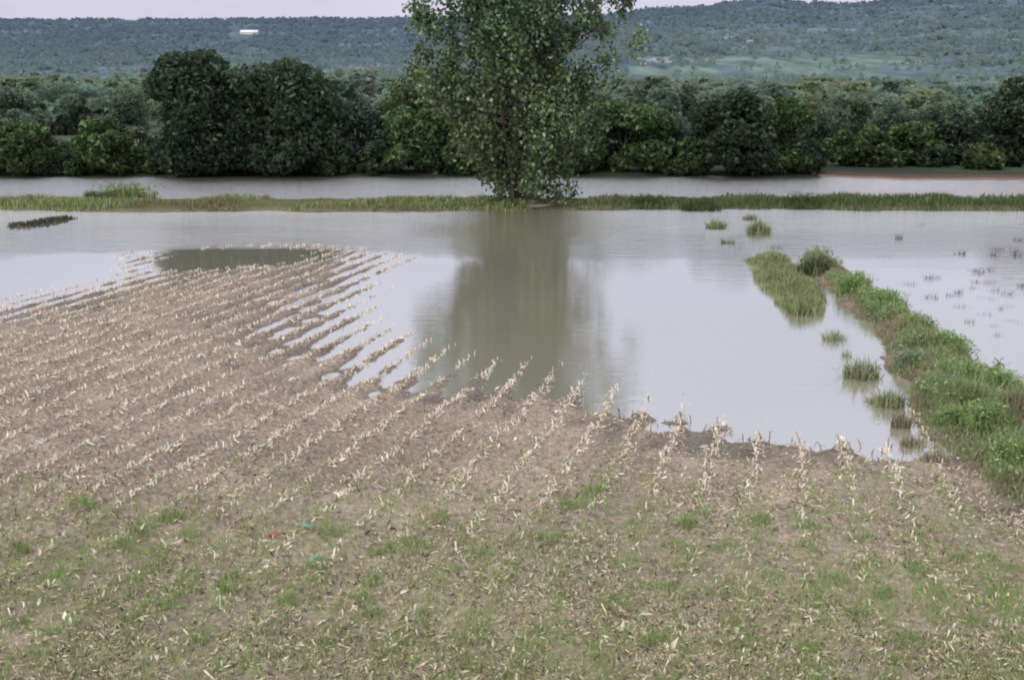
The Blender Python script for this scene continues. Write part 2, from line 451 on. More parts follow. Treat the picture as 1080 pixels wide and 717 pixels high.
hz = smooth(650, 2600, np.repeat(Yh, k_))[:, None]
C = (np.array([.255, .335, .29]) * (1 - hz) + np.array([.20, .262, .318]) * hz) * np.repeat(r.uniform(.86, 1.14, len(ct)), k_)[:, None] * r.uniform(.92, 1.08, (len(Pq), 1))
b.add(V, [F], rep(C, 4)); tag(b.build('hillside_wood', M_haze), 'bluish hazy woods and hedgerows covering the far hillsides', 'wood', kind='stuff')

# white shed high on the left hill
wxx, wyy, wzz = on_hill(263.5, 36.5)
k = wyy / FPX
shed = empty('farm_shed', (wxx, wyy, wzz - 1), 'long bright white farm shed alone high on the left hillside', 'shed')
Lh, Dh, wh, rh = 8.6 * k, 5 * k, 1.6 * k, 2.6 * k
Vw = np.array([[-Lh, -Dh, 0], [Lh, -Dh, 0], [Lh, Dh, 0], [-Lh, Dh, 0], [-Lh, -Dh, wh], [Lh, -Dh, wh], [Lh, Dh, wh], [-Lh, Dh, wh], [-Lh, 0, wh + rh], [Lh, 0, wh + rh]])
mesh_np('wall', Vw, [np.array([[0, 1, 5, 4], [1, 2, 6, 5], [2, 3, 7, 6], [3, 0, 4, 7]]), np.array([[4, 7, 8], [5, 9, 6]])], M_paint, np.full((10, 3), .86), shed)
e = .5 * k
Vr = []
for zz in (0.3, 0.3 + .35 * k):
    Vr += [[-Lh - e, -Dh - e, wh + zz], [Lh + e, -Dh - e, wh + zz], [-Lh - e, 0, wh + rh + zz], [Lh + e, 0, wh + rh + zz], [-Lh - e, Dh + e, wh + zz], [Lh + e, Dh + e, wh + zz]]
mesh_np('roof', np.array(Vr), [np.array([[6, 7, 9, 8], [8, 9, 11, 10], [0, 2, 3, 1], [2, 4, 5, 3], [0, 1, 7, 6], [4, 10, 11, 5], [0, 6, 8, 2], [2, 8, 10, 4], [1, 3, 9, 7], [3, 5, 11, 9]])], M_paint, np.full((12, 3), .9), shed)


# pale farmhouses, a few pixels each
for px, py, wp, lab in [(389, 51, 5, 'tiny pale house on the left hillside, left one of two near the lone tree'), (407, 51, 6, 'tiny pale house on the left hillside, closest to the lone tree'),
                        (678, 69, 6, 'tiny pale house at the foot of the right hill just right of the lone tree'), (704, 67, 7, 'tiny pale house at the foot of the right hill, further right of the lone tree'),
                        (762, 46, 8, 'tiny pale house halfway up the right hill, left one of two'), (790, 45, 6, 'tiny pale house halfway up the right hill, right one of two')]:
    hx_, hy_, hz_ = on_hill(px, py); k = hy_ / FPX; a, d_, h1, h2 = wp * k / 2, 4.5, 1.5 * k, 1.4 * k
    root = empty('farmhouse', (hx_, hy_, hz_ - 1), lab, 'house', 'pale houses on the hillsides')
    Vw = np.array([[-a, -d_, 0], [a, -d_, 0], [a, d_, 0], [-a, d_, 0], [-a, -d_, h1], [a, -d_, h1], [a, d_, h1], [-a, d_, h1], [-a, 0, h1 + h2], [a, 0, h1 + h2]])
    mesh_np('wall', Vw, [np.array([[0, 1, 5, 4], [1, 2, 6, 5], [2, 3, 7, 6], [3, 0, 4, 7]]), np.array([[4, 7, 8], [5, 9, 6]])], M_paint, np.full((10, 3), .55), root)
    Vr = np.array([[-a - .5, -d_ - .5, h1 + .1], [a + .5, -d_ - .5, h1 + .1], [-a - .5, 0, h1 + h2 + .3], [a + .5, 0, h1 + h2 + .3], [-a - .5, d_ + .5, h1 + .1], [a + .5, d_ + .5, h1 + .1]])
    mesh_np('roof', Vr, [np.array([[0, 1, 3, 2], [2, 3, 5, 4]])], M_paint, np.tile((.34, .33, .36), (6, 1)), root)

# ------------------------------------------------------------------ trees of the far bank
def blob_tree(name, loc, w, h, label, group, cols, n=7000, leaf=.5, seed=1, cat='tree', skirt=.0, lobes=38, matl=None, wts=(4, 4, 1.2), trunk_r=.25, dep=None):
    r = np.random.default_rng(seed)
    root = empty(name, loc, label, cat, group)
    R = w / 2; D = (dep or w * .8) / 2
    # lobes fill a crown that is broadest below the middle and uneven on top
    cz = r.uniform(skirt, 1, lobes) ** .85; lowl = np.arange(lobes) < lobes * .34; cz[lowl] = r.uniform(0, .3, lowl.sum())
    prof = np.where(cz < .35, .78 + .22 * cz / .35, np.sqrt(np.clip(1 - ((cz - .35) / .72) ** 2, .02, 1)))
    an = r.uniform(0, 2 * pi, lobes); rad = np.sqrt(r.uniform(.15, 1, lobes)) * prof; an[lowl] = np.linspace(0, 2 * pi, lowl.sum(), endpoint=False) + r.uniform(-.3, .3); rad[lowl] = r.uniform(.35, 1, lowl.sum())
    lr = r.uniform(.17, .30, lobes) * min(math.sqrt(w * h), 1.6 * h) * .62
    P = np.stack([np.cos(an) * rad * np.maximum(R - lr * .7, .3), np.sin(an) * rad * np.maximum(D - lr * .7, .3), lr * .55 + cz * (h - lr * 1.35)], 1)
    m_ = r.choice(lobes, n, p=lr ** 2 / (lr ** 2).sum())
    d = unit(r.normal(size=(n, 3))); q = r.uniform(.45, 1, (n, 1)) ** .5
    tw = 1 + .28 * (fbm(d[:, 0] * 2.5 + m_, d[:, 2] * 2.5 + m_ * 3, seed, 2) - .5)[:, None] * 2
    Q = P[m_] + d * q * lr[m_, None] * np.array([1.05, 1.05, .85]) * tw
    Q[:, 2] = np.abs(Q[:, 2]) + .03
    V, F = leaves(Q, leaf, r, .3)
    tone = r.uniform(.75, 1.3, lobes)[m_]
    C = pick(cols, wts, n, r, .3) * tone[:, None] * (.75 + .6 * np.clip(Q[:, 2] / h, 0, 1))[:, None]  # light on the crown tops is painted in, leaves brighten with height
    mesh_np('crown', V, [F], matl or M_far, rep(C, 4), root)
    b = Buf()
    th = h * .62
    path = np.array([[0, 0, -.6], [.1, 0, th * .3], [-.1, .1, th * .65], [.05, .1, th]])
    Vt, Ft, cp = tube(path, np.array([1.2, .9, .6, .2]) * trunk_r, 8); b.add(Vt, [Ft], np.array([.07, .06, .045])); b.F.setdefault(8, []).append(cp)
    for i in range(0, lobes, 3):
        s = path[1] + (path[2] - path[1]) * r.uniform(0, 1)
        mid = (s + P[i]) / 2 + np.array([0, 0, -.1 * h * r.uniform(0, 1)])
        Vt, Ft, cp = tube(np.array([s, mid, P[i]]), np.array([.4, .28, .08]) * trunk_r, 5); b.add(Vt, [Ft], np.array([.07, .06, .045]))
    b.build('trunk', M_bark, root)
    return root


DK = [(.038, .062, .036), (.07, .105, .06), (.125, .172, .10)]
DKG = [(.05, .085, .034), (.095, .15, .06), (.155, .225, .09)]
GRY = [(.06, .09, .07), (.10, .14, .11), (.15, .19, .155)]
HAZ = [(.15, .205, .14), (.19, .25, .175), (.23, .295, .21)]  # leaf greens lightened, haze put into the colour
YEL = [(.06, .085, .035), (.10, .13, .055), (.15, .18, .08)]
bank_trees = [
    # px, base row, px width, top row, colours, leaves, label, depth offset
    (-75, 186, 110, 118, DKG, 5000, 'bushy dark tree on the far bank, cut off by the left edge', 3),
    (18, 186, 112, 122, DKG, 6500, 'low dark green bushy tree on the far bank at the left edge of the photo', 1.5),
    (112, 186, 86, 126, DKG, 5500, 'round dark green bush tree on the far bank, left of the biggest dark tree', 1.5),
    (214, 187, 118, 51, DK, 13000, 'tallest dark tree on the far bank, broad crown with the highest top', 2.5),
    (296, 187, 146, 61, DK, 13000, 'wide dark tree on the far bank merged with the right side of the tallest one', 3),
    (378, 186, 78, 104, GRY, 5500, 'grey green tree on the far bank, right beside the wide dark pair', 4),
    (440, 186, 104, 108, DKG, 7000, 'dark green tree on the far bank just left of the lone tree', 2),
    (538, 186, 100, 118, DK, 5000, 'dark bank tree hidden mostly behind the lone tree', 2.5),
    (660, 186, 132, 108, DKG, 8000, 'dark green rounded tree on the far bank just right of the lone tree', 2.5),
    (770, 187, 100, 94, DK, 9000, 'tall dark tree on the far bank with a rounded top, right of centre', 2),
    (822, 187, 84, 103, DKG, 7500, 'dark green tree on the far bank between a taller one and the hedge gap', 2.5),
    (852, 187, 46, 124, DK, 3500, 'small narrow dark tree on the far bank beside the gap in the hedge', 2),
    (908, 181, 78, 133, DKG, 5000, 'low green tree on the far bank just right of the gap in the hedge', 3),
    (958, 180, 74, 130, DKG, 5000, 'low rounded green tree on the far bank, second right of the gap', 3),
    (1010, 180, 72, 122, DK, 5000, 'dark uneven tree on the far bank, left of the tall one at the right edge', 3),
    (1072, 182, 96, 78, DK, 8000, 'tall dark grey tree on the far bank at the right edge of the photo', 4),
    (1036, 183, 44, 152, YEL, 2600, 'light green bush on the far bank in front of the darker trees at right', 0),
    (1160, 182, 110, 100, DKG, 5000, 'dark bank tree beyond the right edge of the photo', 3),
]
for i, (px, by, pw, ty, cl, n, lab, dy) in enumerate(bank_trees):
    Yb = gp(px, by)[1] + dy
    Xb = atY(px, by, Yb)[0]; zb = float(gz(np.array([Xb]), np.array([Yb]))[0]) - .15
    top = atY(px, ty, Yb)[2]; k = Yb / FPX
    blob_tree('broadleaf_tree', (Xb, Yb, zb), pw * k * 1.02, top - zb, lab, 'trees along the far bank', cl, int(n * 1.7), .46, 200 + i, dep=max(pw * k * .8, 4), lobes=64 if n > 10000 else 38)

# trees that can be told apart before the wood, most with haze coloured in
haz = [(22, 92, 62), (70, 86, 70), (128, 90, 78), (-50, 88, 80), (345, 98, 60), (428, 80, 66), (640, 96, 60), (700, 92, 56), (748, 96, 52), (893, 98, 60), (945, 104, 58), (995, 100, 62), (1048, 96, 60)]
for i, (px, ty, pw) in enumerate(haz):
    Yb = 150 + (i * 37) % 50
    Xb = atY(px, 150, Yb)[0]; zb = float(gz(np.array([Xb]), np.array([Yb]))[0]) - .2
    cl = YEL if px == 428 else HAZ
    lab = 'loose yellowish green tree rising behind the bank trees left of the lone tree' if px == 428 else 'pale hazy tree at the front of the wood behind the bank trees'
    blob_tree('hazy_tree', (Xb, Yb, zb), pw * Yb / FPX, atY(px, ty, Yb)[2] - zb, lab, None if px == 428 else 'hazy trees at the front of the wood', cl, 5200, .58, 300 + i, lobes=34, matl=M_haze)
for i, (px, pw, ty, lab) in enumerate([(66, 40, 160, 'low dark shrub between the two round bushes on the far bank at left'), (158, 36, 158, 'low dark shrub at the left foot of the tallest bank tree'),
        (258, 60, 140, 'dark shrub filling the gap between the two biggest bank trees'), (350, 56, 150, 'dark shrub on the far bank right of the two biggest trees'), (402, 50, 148, 'dark shrub on the far bank under the grey green tree'),
        (488, 56, 140, 'dark shrub on the far bank at the left side of the lone tree'), (606, 60, 138, 'dark shrub on the far bank at the right side of the lone tree'), (718, 56, 142, 'dark shrub on the far bank between the rounded trees right of the lone tree'),
        (800, 50, 140, 'dark shrub under the bank trees near the hedge gap'), (932, 40, 150, 'low shrub between the small green trees right of the hedge gap'), (985, 40, 150, 'low shrub under the dark uneven tree near the right edge')]):
    Yb = gp(px, 186 if px < 880 else 181)[1] + 1.2; Xb = atY(px, 186, Yb)[0]; zb = float(gz(np.array([Xb]), np.array([Yb]))[0]) - .15
    blob_tree('bank_shrub', (Xb, Yb, zb), pw * Yb / FPX, atY(px, ty, Yb)[2] - zb, lab, 'low shrubs along the far bank', DKG if i % 2 else DK, 3200, .42, 350 + i, cat='shrub', lobes=20, trunk_r=.08)
# light scrub in the gap left of the tallest bank tree
for i, (px, py, pw, ty) in enumerate([(74, 165, 44, 133), (148, 165, 36, 128)]):
    Yb = 112 + i * 3; Xb = atY(px, 150, Yb)[0]; zb = float(gz(np.array([Xb]), np.array([Yb]))[0]) - .1
    blob_tree('pale_scrub', (Xb, Yb, zb), pw * Yb / FPX, atY(px, ty, Yb)[2] - zb,
              ['pale green scrub showing in the gap between two dark bushes at left', 'pale green scrub squeezed beside the tallest bank tree'][i], None,
              [(.10, .14, .08), (.16, .2, .12), (.2, .25, .17)], 1800, .5, 330 + i, cat='shrub', lobes=14)

# the wood further back as one mass, haze mixed into its colour by distance
b = Buf(); r = np.random.default_rng(55)
for i in range(760):
    Yt = 190 + 430 * r.uniform() ** 1.3; at_ = r.uniform(-.72, .72)
    Xt = at_ * Yt; ht = float(np.clip(6 + Yt * (110 - r.normal(86 if at_ < .04 else 95, 6)) / 1158, 7, 15)); wt_ = r.uniform(7, 12)
    n = int(np.clip(720 * 260 / Yt, 220, 860))
    lob = 9; P = r.normal(size=(lob, 3)) * np.array([wt_ * .24, wt_ * .24, ht * .2]); P[:, 2] += ht * .6
    k = r.integers(0, lob, n); Q = P[k] + unit(r.normal(size=(n, 3))) * wt_ * .22 * r.uniform(.5, 1, (n, 1)) * np.array([1, 1, .95])
    Q[:, 2] = np.clip(Q[:, 2], .1, ht); Q += np.array([Xt, Yt, 0])
    V, F = leaves(Q, .95 + Yt / 550, r, 1.0)
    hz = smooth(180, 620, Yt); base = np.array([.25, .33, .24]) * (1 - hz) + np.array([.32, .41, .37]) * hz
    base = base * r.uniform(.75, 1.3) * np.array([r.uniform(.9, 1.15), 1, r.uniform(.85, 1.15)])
    C = base * r.uniform(.8, 1.25, (n, 1))
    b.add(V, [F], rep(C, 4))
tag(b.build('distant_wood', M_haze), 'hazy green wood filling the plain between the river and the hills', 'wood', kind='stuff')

# ------------------------------------------------------------------ the lone tree standing in the water
TX, TY = gp(549, 220)
TZ = float(gz(np.array([TX]), np.array([TY + .5]))[0])
TY += .5
tree = empty('poplar_tree', (TX, TY, TZ), 'tall leafy lone tree growing at the edge of the flooded field', 'tree')
r = np.random.default_rng(11)
zk = [0, .5, 1.3, 2.2, 3.2, 4.4, 5.6, 6.8, 9, 11.5, 13.5, 15.2, 16.6, 17.6]
lk = [2.9, 2.9, 2.9, 3.1, 4.1, 5.7, 6.4, 6.8, 6.9, 7.2, 6.6, 4.5, 2.8, .6]
rk = [3.1, 3.1, 3.1, 3.3, 4.2, 5.3, 5.8, 5.9, 6.3, 6.6, 6.1, 4.9, 2.9, .6]
b = Buf(); bark = np.array([.13, .115, .09]); tips = []
stems = []
for s in range(6):
    an = s * 1.05 + r.uniform(-.2, .2); hgt = r.uniform(12, 16.5) if s < 4 else r.uniform(8, 11)
    base = np.array([cos(an) * r.uniform(.25, .9), sin(an) * .5, -.7]); spread = r.uniform(1.0, 3.4)
    zz = np.linspace(0, 1, 9)
    path = np.stack([base[0] + cos(an) * spread * zz ** 1.3 + np.cumsum(r.normal(0, .09, 9)), base[1] + sin(an) * spread * zz ** 1.3 + np.cumsum(r.normal(0, .09, 9)), -.7 + (hgt + .7) * zz], 1)
    rad = (.24 if s < 4 else .16) * (1 - zz * .88) * r.uniform(.8, 1.2)
    V, F, cp = tube(path, rad, 8); b.add(V, [F], bark); stems.append(path)
ncl = 450; made = 0; CP = []; CR = []
while made < ncl:
    zc_ = r.uniform(.2, 17.3); an = r.uniform(0, 2 * pi)
    R_ = np.interp(zc_, zk, lk if cos(an) < 0 else rk); q = r.uniform(0, 1) ** .42
    if r.uniform() > (R_ / 6.1) ** 1.3 + .16: continue
    if zc_ > 10.5 and r.uniform() < .1: continue
    nl = .86 + .3 * (vnoise(an * 1.6, zc_ * .55, 77) - .5) * 2.2
    p_ = np.array([cos(an) * R_ * q * nl, sin(an) * R_ * q * nl * .95, zc_ + .15])
    CP.append(p_); CR.append(r.uniform(.3, .64) * (1 if zc_ > 1.2 else .7)); made += 1
    st_ = stems[r.integers(0, len(stems))]
    if r.uniform() < .55:
        j = np.argmin(np.abs(st_[:, 2] - (p_[2] - r.uniform(.8, 2.2)))); s0 = st_[j]
        if np.linalg.norm(s0 - p_) < 5.5 and p_[2] > .9:
            mid = (s0 + p_) / 2 + np.array([0, 0, -.25])
            V, F, cp = tube(np.array([s0, mid, p_ + np.array([0, 0, .4])]), np.array([.06, .035, .012]), 5); b.add(V, [F], bark)
b.build('trunk', M_bark, tree)
CP = np.array(CP); CR = np.array(CR); n = 60000
m_ = r.choice(ncl, n, p=CR ** 2 / (CR ** 2).sum())
Q = CP[m_] + r.normal(size=(n, 3)) * CR[m_, None] * np.array([.62, .62, .95])
Q[:, 2] = np.maximum(Q[:, 2], .05 + np.abs(r.normal(0, .1, n)))
V, F = leaves(Q, .24, r, .15, .75, .5)
pal = r.uniform(0, 1, ncl)[m_]
C = pick([(.045, .074, .03), (.105, .16, .06), (.18, .25, .105), (.38, .47, .32)], (3.4, 5, 4.5, 1.3), n, r, .22) * (.7 + .6 * pal)[:, None]
yl = (smooth(6.5, 3.0, Q[:, 2]) * smooth(-.5, -3, Q[:, 0]))[:, None]; C = C * (1 - yl * .5) + np.array([.15, .15, .06]) * yl * .5 * r.uniform(.5, 1.3, (n, 1))
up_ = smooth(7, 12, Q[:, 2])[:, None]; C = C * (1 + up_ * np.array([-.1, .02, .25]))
mesh_np('crown', V, [F], M_leaf, rep(C, 4), tree)

# a pale broken branch washed against its foot
b = Buf(); r = np.random.default_rng(3)
bx, by_ = gp(562, 221); P0 = np.array([-1.3, -.5, .12])
path = np.array([[-1.7, 0, .1], [-.8, .1, .2], [.2, -.05, .26], [1.2, .12, .3], [2.0, .05, .22]])
V, F, cp = tube(path, np.array([.13, .12, .1, .08, .04]), 8); b.add(V, [F], np.array([.36, .34, .3])); b.F.setdefault(8, []).append(cp)
for s0, e0 in (((-.3, .05, .22), (.1, .5, .7)), ((.8, .05, .28), (1.5, -.3, .75)), ((.1, 0, .25), (-.35, -.35, .55))):
    V, F, cp = tube(np.array([s0, (np.array(s0) + e0) / 2 + [0, 0, .06], e0]), np.array([.05, .035, .012]), 6); b.add(V, [F], np.array([.33, .31, .27]))
o = b.build('fallen_branch', M_bark); o.location = (bx, by_ - .2, -.05)
tag(o, 'pale bare branch washed up at the foot of the lone tree', 'branch')


# ------------------------------------------------------------------ grass and weeds
def scatter_poly(poly, n, r, inset=0.0):
    lo, hi = poly.min(0), poly.max(0); out_ = []
    lo = np.maximum(lo, [-40, 8]); hi = np.minimum(hi, [40, 110])
    while sum(map(len, out_)) < n:
        P = r.uniform(lo, hi, (n * 3, 2)); out_.append(P[sdist(P[:, 0], P[:, 1], poly) > inset])
    return np.concatenate(out_)[:n]


def on_ground(P): return np.column_stack([P, gz(P[:, 0], P[:, 1])])


GREENS = [(.21, .29, .11), (.30, .39, .17), (.40, .46, .24), (.54, .52, .36)]
# verge between the two flooded fields
r = np.random.default_rng(21)
P = scatter_poly(VERGE, 90000, r, -.25)
keep = r.uniform(size=len(P)) < np.clip((24 / P[:, 1]) ** 1.0, .35, 1) * smooth(-.15, .35, sdist(P[:, 0], P[:, 1], VERGE) + (fbm(P[:, 0] * 1.1, P[:, 1] * 1.1, 133) - .42) * 2.2); P = P[keep]
hn = fbm(P[:, 0] * .9, P[:, 1] * .9, 131); ed = smooth(-.25, 1.3, sdist(P[:, 0], P[:, 1], VERGE))
hh = (.10 + .78 * smooth(.25, .8, hn) ** 1.2 * ed * (.6 + .7 * vnoise(P[:, 0] * 2.1, P[:, 1] * 2.1, 137))) * r.uniform(.55, 1.2, len(P)) * np.where(r.uniform(size=len(P)) < .05, 1.45, 1)
V, F = blades(on_ground(P) - [0, 0, .03], hh, r.uniform(.014, .034, len(P)), r, .4)
w_ = fbm(P[:, 0] * .6, P[:, 1] * .6, 135); C = pick(GREENS, (3, 4, 2.5, 1.3), len(P), r, .3)
C = C * (.75 + .55 * w_)[:, None]; dryb = (smooth(.45, .7, fbm(P[:, 0] * 1.1, P[:, 1] * 1.1, 139)) * .75 + (1 - ed) * .3)[:, None]; C = C * (1 - dryb) + np.array([.40, .35, .23]) * dryb
b = Buf(); b.add(V, F, rep(C, 5))
P = scatter_poly(VERGE, 26000, r, .05)
hn = fbm(P[:, 0] * .9, P[:, 1] * .9, 131); keep = (hn > .5) & (r.uniform(size=len(P)) < smooth(.3, .6, vnoise(P[:, 0] * 1.7, P[:, 1] * 1.7, 143))); P = P[keep]; hn = hn[keep]
Q = on_ground(P); Q[:, 2] += (.1 + .75 * (hn - .3)) * r.uniform(.4, 1.15, len(P))
V, F = leaves(Q, .085, r, .4, .45); C = pick([(.19, .30, .10), (.28, .40, .16), (.37, .47, .23)], (3, 4, 2), len(Q), r, .3); b.add(V, [F], rep(C, 4))
tag(b.build('verge_grass', M_grass), 'tall rank green grass and weeds on the strip between the flooded fields', 'grass', kind='stuff')

P = scatter_poly(VERGE2, 9000, r, -.3)
hh = (.14 + .4 * fbm(P[:, 0] * 1.2, P[:, 1] * 1.2, 141)) * r.uniform(.6, 1.2, len(P))
V, F = blades(on_ground(P) - [0, 0, .03], hh, r.uniform(.02, .045, len(P)), r, .4)
C = pick([(.23, .30, .12), (.33, .39, .18), (.44, .43, .26), (.18, .16, .1)], (3, 4, 3, 1), len(P), r, .3)
b = Buf(); b.add(V, F, rep(C, 5)); tag(b.build('islet_grass', M_grass), 'yellowish grass on the narrow islet left of the green strip', 'grass', kind='stuff')

# low bank across the whole field
n = 46000; xx = r.uniform(-42, 42, n); yy = r.uniform(DIKE0 - .6, DIKE1 + .6, n)
_, _, _, _, _, dk_, _ = terrain(xx, yy); mm = np.minimum(yy - dk_[0], dk_[1] - yy)
lowg = fbm(xx * .35, yy * .5, 151); keep = (mm > -.35 + .5 * lowg) & (r.uniform(size=n) < np.where(yy < DIKE0 + 3.5, 1, .45)); xx, yy, lowg = xx[keep], yy[keep], lowg[keep]
rightness = smooth(2, 8, xx)
hh = (.08 + .40 * smooth(.35, .8, lowg) + .10 * rightness) * r.uniform(.5, 1.2, len(xx))
V, F = blades(on_ground(np.column_stack([xx, yy])) - [0, 0, .04], hh, r.uniform(.035, .08, len(xx)), r, .4)
C = pick([(.28, .36, .13), (.38, .42, .19), (.40, .36, .22), (.17, .24, .08)], (3, 3, 1.5, 2), len(xx), r, .25)
C = C * (1 - rightness[:, None] * .8) + pick([(.06, .10, .035), (.095, .15, .05), (.15, .2, .085)], (4, 4, 2), len(xx), r, .25) * rightness[:, None] * .8
brown = smooth(.55, .7, vnoise(xx * .3, yy * .8, 155))[:, None] * (1 - rightness[:, None]) * .6; C = C * (1 - brown) + np.array([.26, .19, .13]) * brown
b = Buf(); b.add(V, F, rep(C, 5)); tag(b.build('bank_grass', M_grass), 'short grass along the low bank between the flooded field and the river', 'grass', kind='stuff')

P = scatter_poly(ISLET, 700, r, -.3)
V, F = blades(on_ground(P), r.uniform(.05, .25, len(P)), r.uniform(.04, .08, len(P)), r, .5); b = Buf()
b.add(V, F, rep(pick([(.05, .06, .035), (.10, .12, .06), (.12, .1, .07)], (3, 2, 2), len(P), r), 5))
tag(b.build('mud_bar_grass', M_grass), 'dark sparse grass on the mud bar poking out of the water at left', 'grass', kind='stuff')

BUSHES = []
def by_h(t, b): return (b - t) * .95
# low bushes on the bank, each its own
for i, (px, py, pw, ty, lab, cl) in enumerate([
        (137, 217, 60, 196, 'round olive green bush on the low bank at left', [(.15, .2, .07), (.26, .33, .12), (.36, .41, .18)]),
        (98, 215, 16, 202, 'small dark upright bush on the low bank, left of the round olive bush', DKG),
        (110, 220, 26, 209, 'little yellow green bush at the water edge of the low bank at left', YEL),
        (738, 224, 44, 208, 'low dark green bush on the low bank above the drowned tufts', [(.04, .07, .02), (.07, .12, .04), (.12, .17, .07)]),
        (846, 222, 40, 209, 'flat green bush on the low bank above the green strip', [(.05, .08, .025), (.085, .13, .045), (.12, .17, .07)]),
        (686, 222, 34, 211, 'small green bush on the low bank, right of the lone tree', [(.05, .09, .03), (.09, .14, .05), (.13, .18, .07)]),
        (1076, 216, 18, 203, 'dark bush on the low bank at the right edge of the photo', DK)]):
    Xb, Yb = gp(px, py); Yb += .6; Xb = atY(px, py, Yb)[0]; zb = float(gz(np.array([Xb]), np.array([Yb]))[0]) - .05
    BUSHES.append((px, py, pw, by_h(ty, py), lab, cl, i))


def tuft(name, px, py, wpx, hpx, label, group, cols, seed, n=160, dark=False, leafy=0, matl=None, cat='grass tuft'):
    r = np.random.default_rng(seed); Xc, Yc = gp(px, py); k = Yc / FPX
    Rw = wpx * k / 2; hh = hpx * k
    rr_ = np.sqrt(r.uniform(0, 1, n)) * Rw; an = r.uniform(0, 2 * pi, n)
    P = np.column_stack([np.cos(an) * rr_, np.sin(an) * rr_ * .8, np.zeros(n)])
    zt = gz(P[:, 0] + Xc, P[:, 1] + Yc); P[:, 2] = np.minimum(zt, 0.02) - .02 if dark else np.maximum(zt, -.25) - .02
    z0 = float(np.max(P[:, 2])); P[:, 2] -= z0
    h_ = hh * (1.1 - .5 * (rr_ / Rw) ** 2) * r.uniform(.55, 1.1, n) + np.maximum(0, -(P[:, 2] + z0))
    V, F = blades(P, h_, np.maximum(.008, hh * r.uniform(.03, .07, n)), r, .45); b = Buf(); C = pick(cols, [1] * len(cols), n, r, .3); b.add(V, F, rep(C, 5))
    if leafy:
        Q = P[r.integers(0, n, leafy)] + np.column_stack([r.normal(0, Rw * .15, leafy), r.normal(0, Rw * .15, leafy), hh * r.uniform(.2, .9, leafy)])
        V, F = leaves(Q, hh * .13, r, .4, .45); b.add(V, [F], rep(pick(cols, [1] * len(cols), leafy, r, .3), 4))
    o = b.build(name, matl or M_grass); o.location = (Xc, Yc, z0)
    return tag(o, label, cat, group)


OL = [(.19, .24, .10), (.29, .34, .17), (.40, .40, .25)]
tufts = [(755, 241, 22, 14, 'larger of the two drowned grass tufts left of the water gap near the bank', 220, 40), (767, 257, 16, 9, 'flat dark green grass tuft lying low in the water below the bank', 120, 0),
         (800, 247, 24, 20, 'tall olive grass tuft standing in the water below the low bank', 260, 60), (791, 232, 14, 10, 'dark little grass tuft touching the low bank above the olive tuft', 120, 20),
         (879, 358, 24, 16, 'lone round grass tuft in the water left of the green strip', 170, 0), (908, 398, 40, 28, 'pale green spreading tuft in the water, below the lone round one', 260, 40),
         (938, 428, 34, 26, 'ragged pale tuft at the muddy end of the flooded track', 220, 0), (858, 290, 34, 26, 'dark topped tuft at the far tip of the green strip', 320, 120),
         (920, 425, 16, 14, 'thin sparse tuft in the water beside the ragged pale one', 90, 0), (950, 450, 22, 24, 'brownish withered tuft standing at the shore by the green strip', 130, 0),
         (893, 376, 16, 11, 'small thin tuft between the lone round tuft and the pale spreading one', 80, 0), (962, 470, 26, 18, 'brownish matted tuft on the mud just below the withered one', 130, 0),
         (985, 492, 30, 18, 'brownish flattened tuft where the mud meets the near green strip', 130, 0), (818, 262, 14, 7, 'dark low tuft in the water between the olive tuft and the narrow islet', 80, 0)]
for i, (px, py, w, h, lab, n, lf) in enumerate(tufts):
    cl = [(.09, .115, .06), (.16, .19, .09), (.24, .26, .14)] if ('dark' in lab) else ([(.36, .29, .18), (.24, .2, .12), (.33, .33, .18)] if 'brown' in lab else OL)
    tuft('grass_tuft', px, py, w, h, lab, 'tufts standing in the flood by the green strip', cl, 500 + i, n, leafy=lf)

for px, py, pw, ph, lab, cl, i in BUSHES:
    tuft('low_bush', px, py - 2, pw, ph, lab, 'low bushes on the bank', cl, 430 + i, 260, leafy=900, cat='bush')

# leafy weeds that rise out of the verge
weeds = [(900, 312, 34, 34), (936, 330, 34, 32), (968, 358, 36, 36), (1000, 376, 36, 34), (1012, 412, 44, 44), (1056, 422, 44, 44), (988, 424, 30, 34), (1035, 462, 46, 52), (1068, 502, 50, 60), (1000, 456, 30, 36), (1062, 446, 40, 40), (958, 392, 26, 30)]
wl = ['bright green leafy weed near the far end of the green strip', 'bushy green weed on the right edge of the strip, below the far tip', 'leafy weed at the middle right edge of the green strip', 'green weed with rounded top where the strip widens',
      'bushy bright green weed in the middle of the widest part of the strip', 'tall weed on the right edge of the strip near the photo edge', 'greyish weed on the left side of the strip above the muddy bend', 'dense tall green weed by the muddy bend of the strip',
      'tallest leafy weed at the near end of the green strip', 'small weed hanging over the muddy left edge of the strip', 'leafy weed by the right photo edge, behind the tallest weed', 'pale short weed on the left edge of the strip by the flooded track']
for i, (px, py, w, h) in enumerate(weeds):
    grey = i in (6, 11)
    cl = [(.30, .36, .22), (.38, .42, .28), (.22, .28, .14)] if grey else [(.21, .33, .10), (.30, .43, .16), (.40, .50, .23)]
    tuft('leafy_weed', px, py, w * 1.1, h * .66, wl[i], 'leafy weeds on the green strip', cl, 540 + i, 320, leafy=620, cat='weed')

